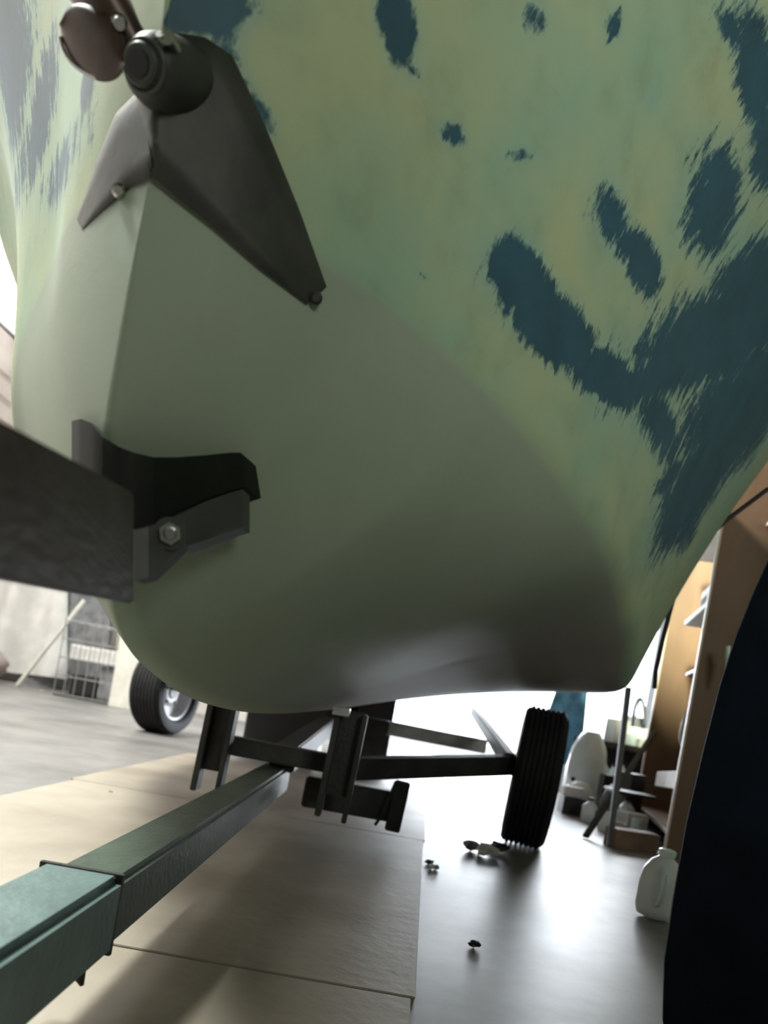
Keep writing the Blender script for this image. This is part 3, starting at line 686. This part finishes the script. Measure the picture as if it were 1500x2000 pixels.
# bottles and jars on bench's low shelf
for i, (px, Y, m_, h, lab) in enumerate(((1188, 6.35, M['clear'], .17, 'leftmost pale bottle on the low shelf of the workbench'), (1205, 6.35, M['clear'], .15, 'middle pale bottle on the low shelf of the workbench'), (1222, 6.4, M['white'], .18, 'rightmost pale bottle on the low shelf of the workbench'))):
    c_ = at(px, 1460, Y); c_.z = .18; bottle(c_, h+.04, .04, m_, lab, 'bottles under the workbench')
# blue cloth, white sacks
def drape(px, py, Y, w, h, m_, name, label, cat, amp=.03, lean=0, n=18, freq=9):
    a_ = at(px, py, Y); P, Q = [], []
    for i in range(12):
        v = i/11; r1, r2 = [], []
        for k in range(n):
            u = k/(n-1); p = a_+Vector(((u-.5)*w*(.75+.5*v)+lean*v, amp*math.sin(u*freq+v*2)+.04*v, -v*h-.02*math.sin(u*5)*v)); r1.append(p); r2.append(p+Vector((0, .01, 0)))
        P.append(r1); Q.append(r2)
    return tag(MB().slab(P, Q).build(name, m_, None, smooth=True, angle=60), label, cat)
drape(1122, 1330, 7.2, .36, .80, M['blue'], 'blue_cloth', 'faded blue cloth hanging just behind the top of the big tyre', 'cloth', lean=-.03)
bag((1.66, 6.05, .0), .34, .34, .60, 'sack', M['white'], 'tall white sack standing on the floor right of the big tyre', 'sack', .5)
bag((1.52, 5.6, .0), .24, .24, .22, 'sack', M['white2'], 'small slumped white sack on the floor right of the big tyre', 'sack', .6)
bag((1.70, 5.35, 0), .20, .2, .26, 'sack', M['greymetal'], 'grey sack on the floor beneath the leaning dark pole', 'sack', .5)
boxat(1118, 1400, 7.4, .16, .2, .9, 'panel', M['white'], 'pale upright panel behind the big tyre', 'panel', floor=0)
boxat(1120, 1560, 5.4, .17, .16, .12, 'toolbox', M['black'], 'black toolbox on the floor right of the big tyre', 'toolbox', floor=0)
boxat(1118, 1540, 5.4, .14, .12, .07, 'carton', M['white2'], 'small white carton lying on the black toolbox', 'carton', floor=.121)
def stick(a_, b_, w, h, m_, name, label, cat): return tag(MB().bar(a_, b_, w, h, .003).build(name, m_), label, cat)
p0 = on_floor(1143, 1638); stick(p0+Vector((0, 0, .012)), at(1278, 1430, 5.2), .035, .02, M['steel_dark'], 'pole', 'dark pole leaning up to the right against the shelving', 'pole')
p0 = on_floor(1190, 1652); stick(p0, p0+Vector((.0, .15, .86)), .03, .03, M['black'], 'broom_handle', 'thin black upright pole in front of the workbench', 'pole')
# stand in front of the workbench
st = thing('work_stand', 'small dark metal stand on the floor in front of the workbench', 'stand', (1.62, 4.95, 0))
for x, y in ((1.56, 4.85), (1.76, 4.85), (1.56, 5.05), (1.76, 5.05)): MB().bar((x, y, 0), (x, y, .24), .018, .018, .002).build('leg', M['galv_dark'], st)
MB().box((1.66, 4.95, .245), (.26, .26, .02), bev=.003).build('top', M['steel_dark'], st)
random.seed(11)
names = [('tin', M['greymetal']), ('tin', M['white']), ('tin', M['galv']), ('tin', M['black']), ('tin', M['clear'])]
tl = ['dull grey tin at the left on the floor before the workbench', 'white tin on the floor beside the dull grey one', 'silvery tin on the floor below the shelving corner', 'black tin on the floor beside the silvery tin', 'pale blue-white tin on the floor nearest the slanting plank']
for i, ((n_, m_), lab) in enumerate(zip(names, tl)):
    f_ = on_floor((1165, 1178, 1205, 1222, 1240)[i], (1608, 1622, 1640, 1645, 1640)[i]); h = (.09, .12, .1, .08, .13)[i]
    lathe_obj('tin', [(.035, 0), (.037, .003), (.037, h), (.033, h), (.033, h-.006)], f_, m_, lab, 'tin', 'tins on the floor')
for i, (px, py, h, lab) in enumerate(((1196, 1545, .20, 'squat white tub right of the tall white sack'), (1212, 1520, .2, 'tall white tub under the workbench'), (1225, 1500, .24, 'pale tub at the right under the workbench'))):
    c_ = Vector(((1.92, 1.93, 1.90)[i], (5.72, 6.02, 6.3)[i], 0))
    lathe_obj('tub', [(.06, 0), (.07, h), (.064, h), (.056, .01)], c_, (M['white'], M['white2'], M['clear'])[i], lab, 'tub', 'white tubs by the workbench')
MB().box(on_floor(1262, 1660)+Vector((-.11, -.06, .05)), (.26, .12, .10), rot=(0, 0, .25), bev=.006).build('wooden_block', M['brown']); tag(bpy.data.objects['wooden_block'], 'dark brown wooden block on the floor against the shelving', 'block')
boxat(1232, 1610, 4.75, .16, .12, .14, 'carton', M['white2'], 'off-white carton on the floor left of the shelving', 'carton', floor=0, rot=(0, 0, .4))
# loose frame in the doorway
stick((1.3, 9.0, 0), (1.3, 9.0, 2.3), .05, .05, M['galv_dark'], 'door_prop', 'thin grey upright post standing in the bright doorway', 'post')

# ------------------------------------------------------------------ clutter, far left
a_ = at(160, 1172, 6.4); b_ = at(34, 1328, 6.2)
b_ = on_floor(34, 1340); a_ = at(165, 1172, b_.y+.15)
stick(b_+Vector((0, 0, .01)), a_, .16, .03, M['cream'], 'leaning_board', 'long pale board leaning diagonally at far left below the bow arm', 'board')
cr = thing('wire_crate', 'wire crate of junk standing on the far floor right of the leaning pale board', 'crate', on_floor(150, 1345))
q0 = on_floor(100, 1338); q1 = on_floor(205, 1352); Yc2 = min(q0.y, q1.y, 9.0); Yc2 = 8.3
x0, x1 = at(108, 1330, Yc2).x, at(222, 1350, Yc2).x
mb = MB()
for k in range(7):
    x = x0+(x1-x0)*k/6
    for y in (Yc2, Yc2+.6): mb.tube([(x, y, .01), (x, y, .85)], .006, 6)
for k in range(5):
    z = .02+.2*k
    for y in (Yc2, Yc2+.6): mb.tube([(x0, y, z), (x1, y, z)], .006, 6)
    for x in (x0, x1): mb.tube([(x, Yc2, z), (x, Yc2+.6, z)], .006, 6)
mb.build('mesh_cage', M['wire'], cr)
MB().box(((x0+x1)/2, Yc2+.3, .012), (x1-x0, .6, .02)).build('tray', M['steel_dark'], cr)
boxes = [((x0+.22), .33, .26, .22, M['black'], 'black box at the bottom left inside the wire crate'), ((x0+.55), .33, .3, .36, M['greymetal'], 'dark grey box at the bottom right inside the wire crate')]
for x, y, w, h, m_, lab in boxes: tag(MB().box((x, Yc2+y, .03+h/2), (w, .3, h), bev=.01).build('box', m_), lab, 'box', 'boxes in the wire crate')
tag(MB().box(((x0+x1)/2, Yc2+.3, .50), (x1-x0-.1, .4, .16), bev=.02).build('foam_block', M['white2']), 'pale foam block lying on the boxes in the wire crate', 'packing')
f_ = on_floor(236, 1356); tag(MB().box((at(246, 1300, 8.0).x, 8.2, .45), (.26, .3, .9), bev=.01).build('cabinet', M['cream']), 'narrow cream cabinet on the far floor right of the wire crate', 'cabinet')
# white sheets hung behind
drape(85, 1000, 9.2, .95, 1.95, M['white2'], 'dust_sheet', 'large white dust sheet hanging behind the leaning pale board', 'sheet', amp=.09, freq=11, n=30)
drape(170, 1050, 9.3, .9, 1.95, M['greymetal'], 'dark_sheet', 'grey sheet hanging behind the wire crate', 'sheet', amp=.05)
random.seed(3)
bag((-4.55, 8.6, 0), .7, .5, .42, 'bundle', mat('dusty_pinkish_cloth', (.42, .34, .33), .8, 0, .3, 5), 'dusty pinkish bundle on the floor below the white dust sheet', 'bundle', 1)

# more small things crowding the floor by the workbench
extra = [(1150, 1590, 5.1, .05, .16, 'white', 'short white bottle on the floor left of the leaning dark pole'), (1212, 1622, 4.9, .035, .22, 'clear', 'slim pale bottle on the floor right of the upright black pole'),
         (1224, 1600, 5.2, .045, .18, 'white', 'white bottle on the floor behind the wooden block'), (1112, 1560, 5.75, .04, .24, 'galv', 'silvery bottle standing behind the black toolbox')]
for px, py, Y, rr, h, m_, lab in extra:
    c_ = at(px, py, Y); c_.z = 0; bottle(c_, h, rr, M[m_], lab)
for i, (px, Y, w, h, m_, lab) in enumerate(((1196, 5.75, .13, .30, 'black', 'black box on the floor left of the workbench'), (1226, 5.5, .10, .14, 'greymetal', 'low grey box on the floor before the workbench'), (1240, 5.3, .12, .36, 'black', 'tall black box against the shelving end'))):
    boxat(px, 1500, Y, w, .12, h, 'storage_box', M[m_], lab, 'box', floor=0, rot=(0, 0, .2*i))
for px, z, lab in ((1222, .545, 'upright grey stick at the left of the bench top'), (1248, .545, 'upright pale stick at the back of the bench top')):
    c_ = at(px, 1350, 6.85); c_.z = z; stick(c_, c_+Vector((.02, 0, .42)), .018, .018, M['galv'] if px > 1230 else M['galv_dark'], 'stick', lab, 'stick')
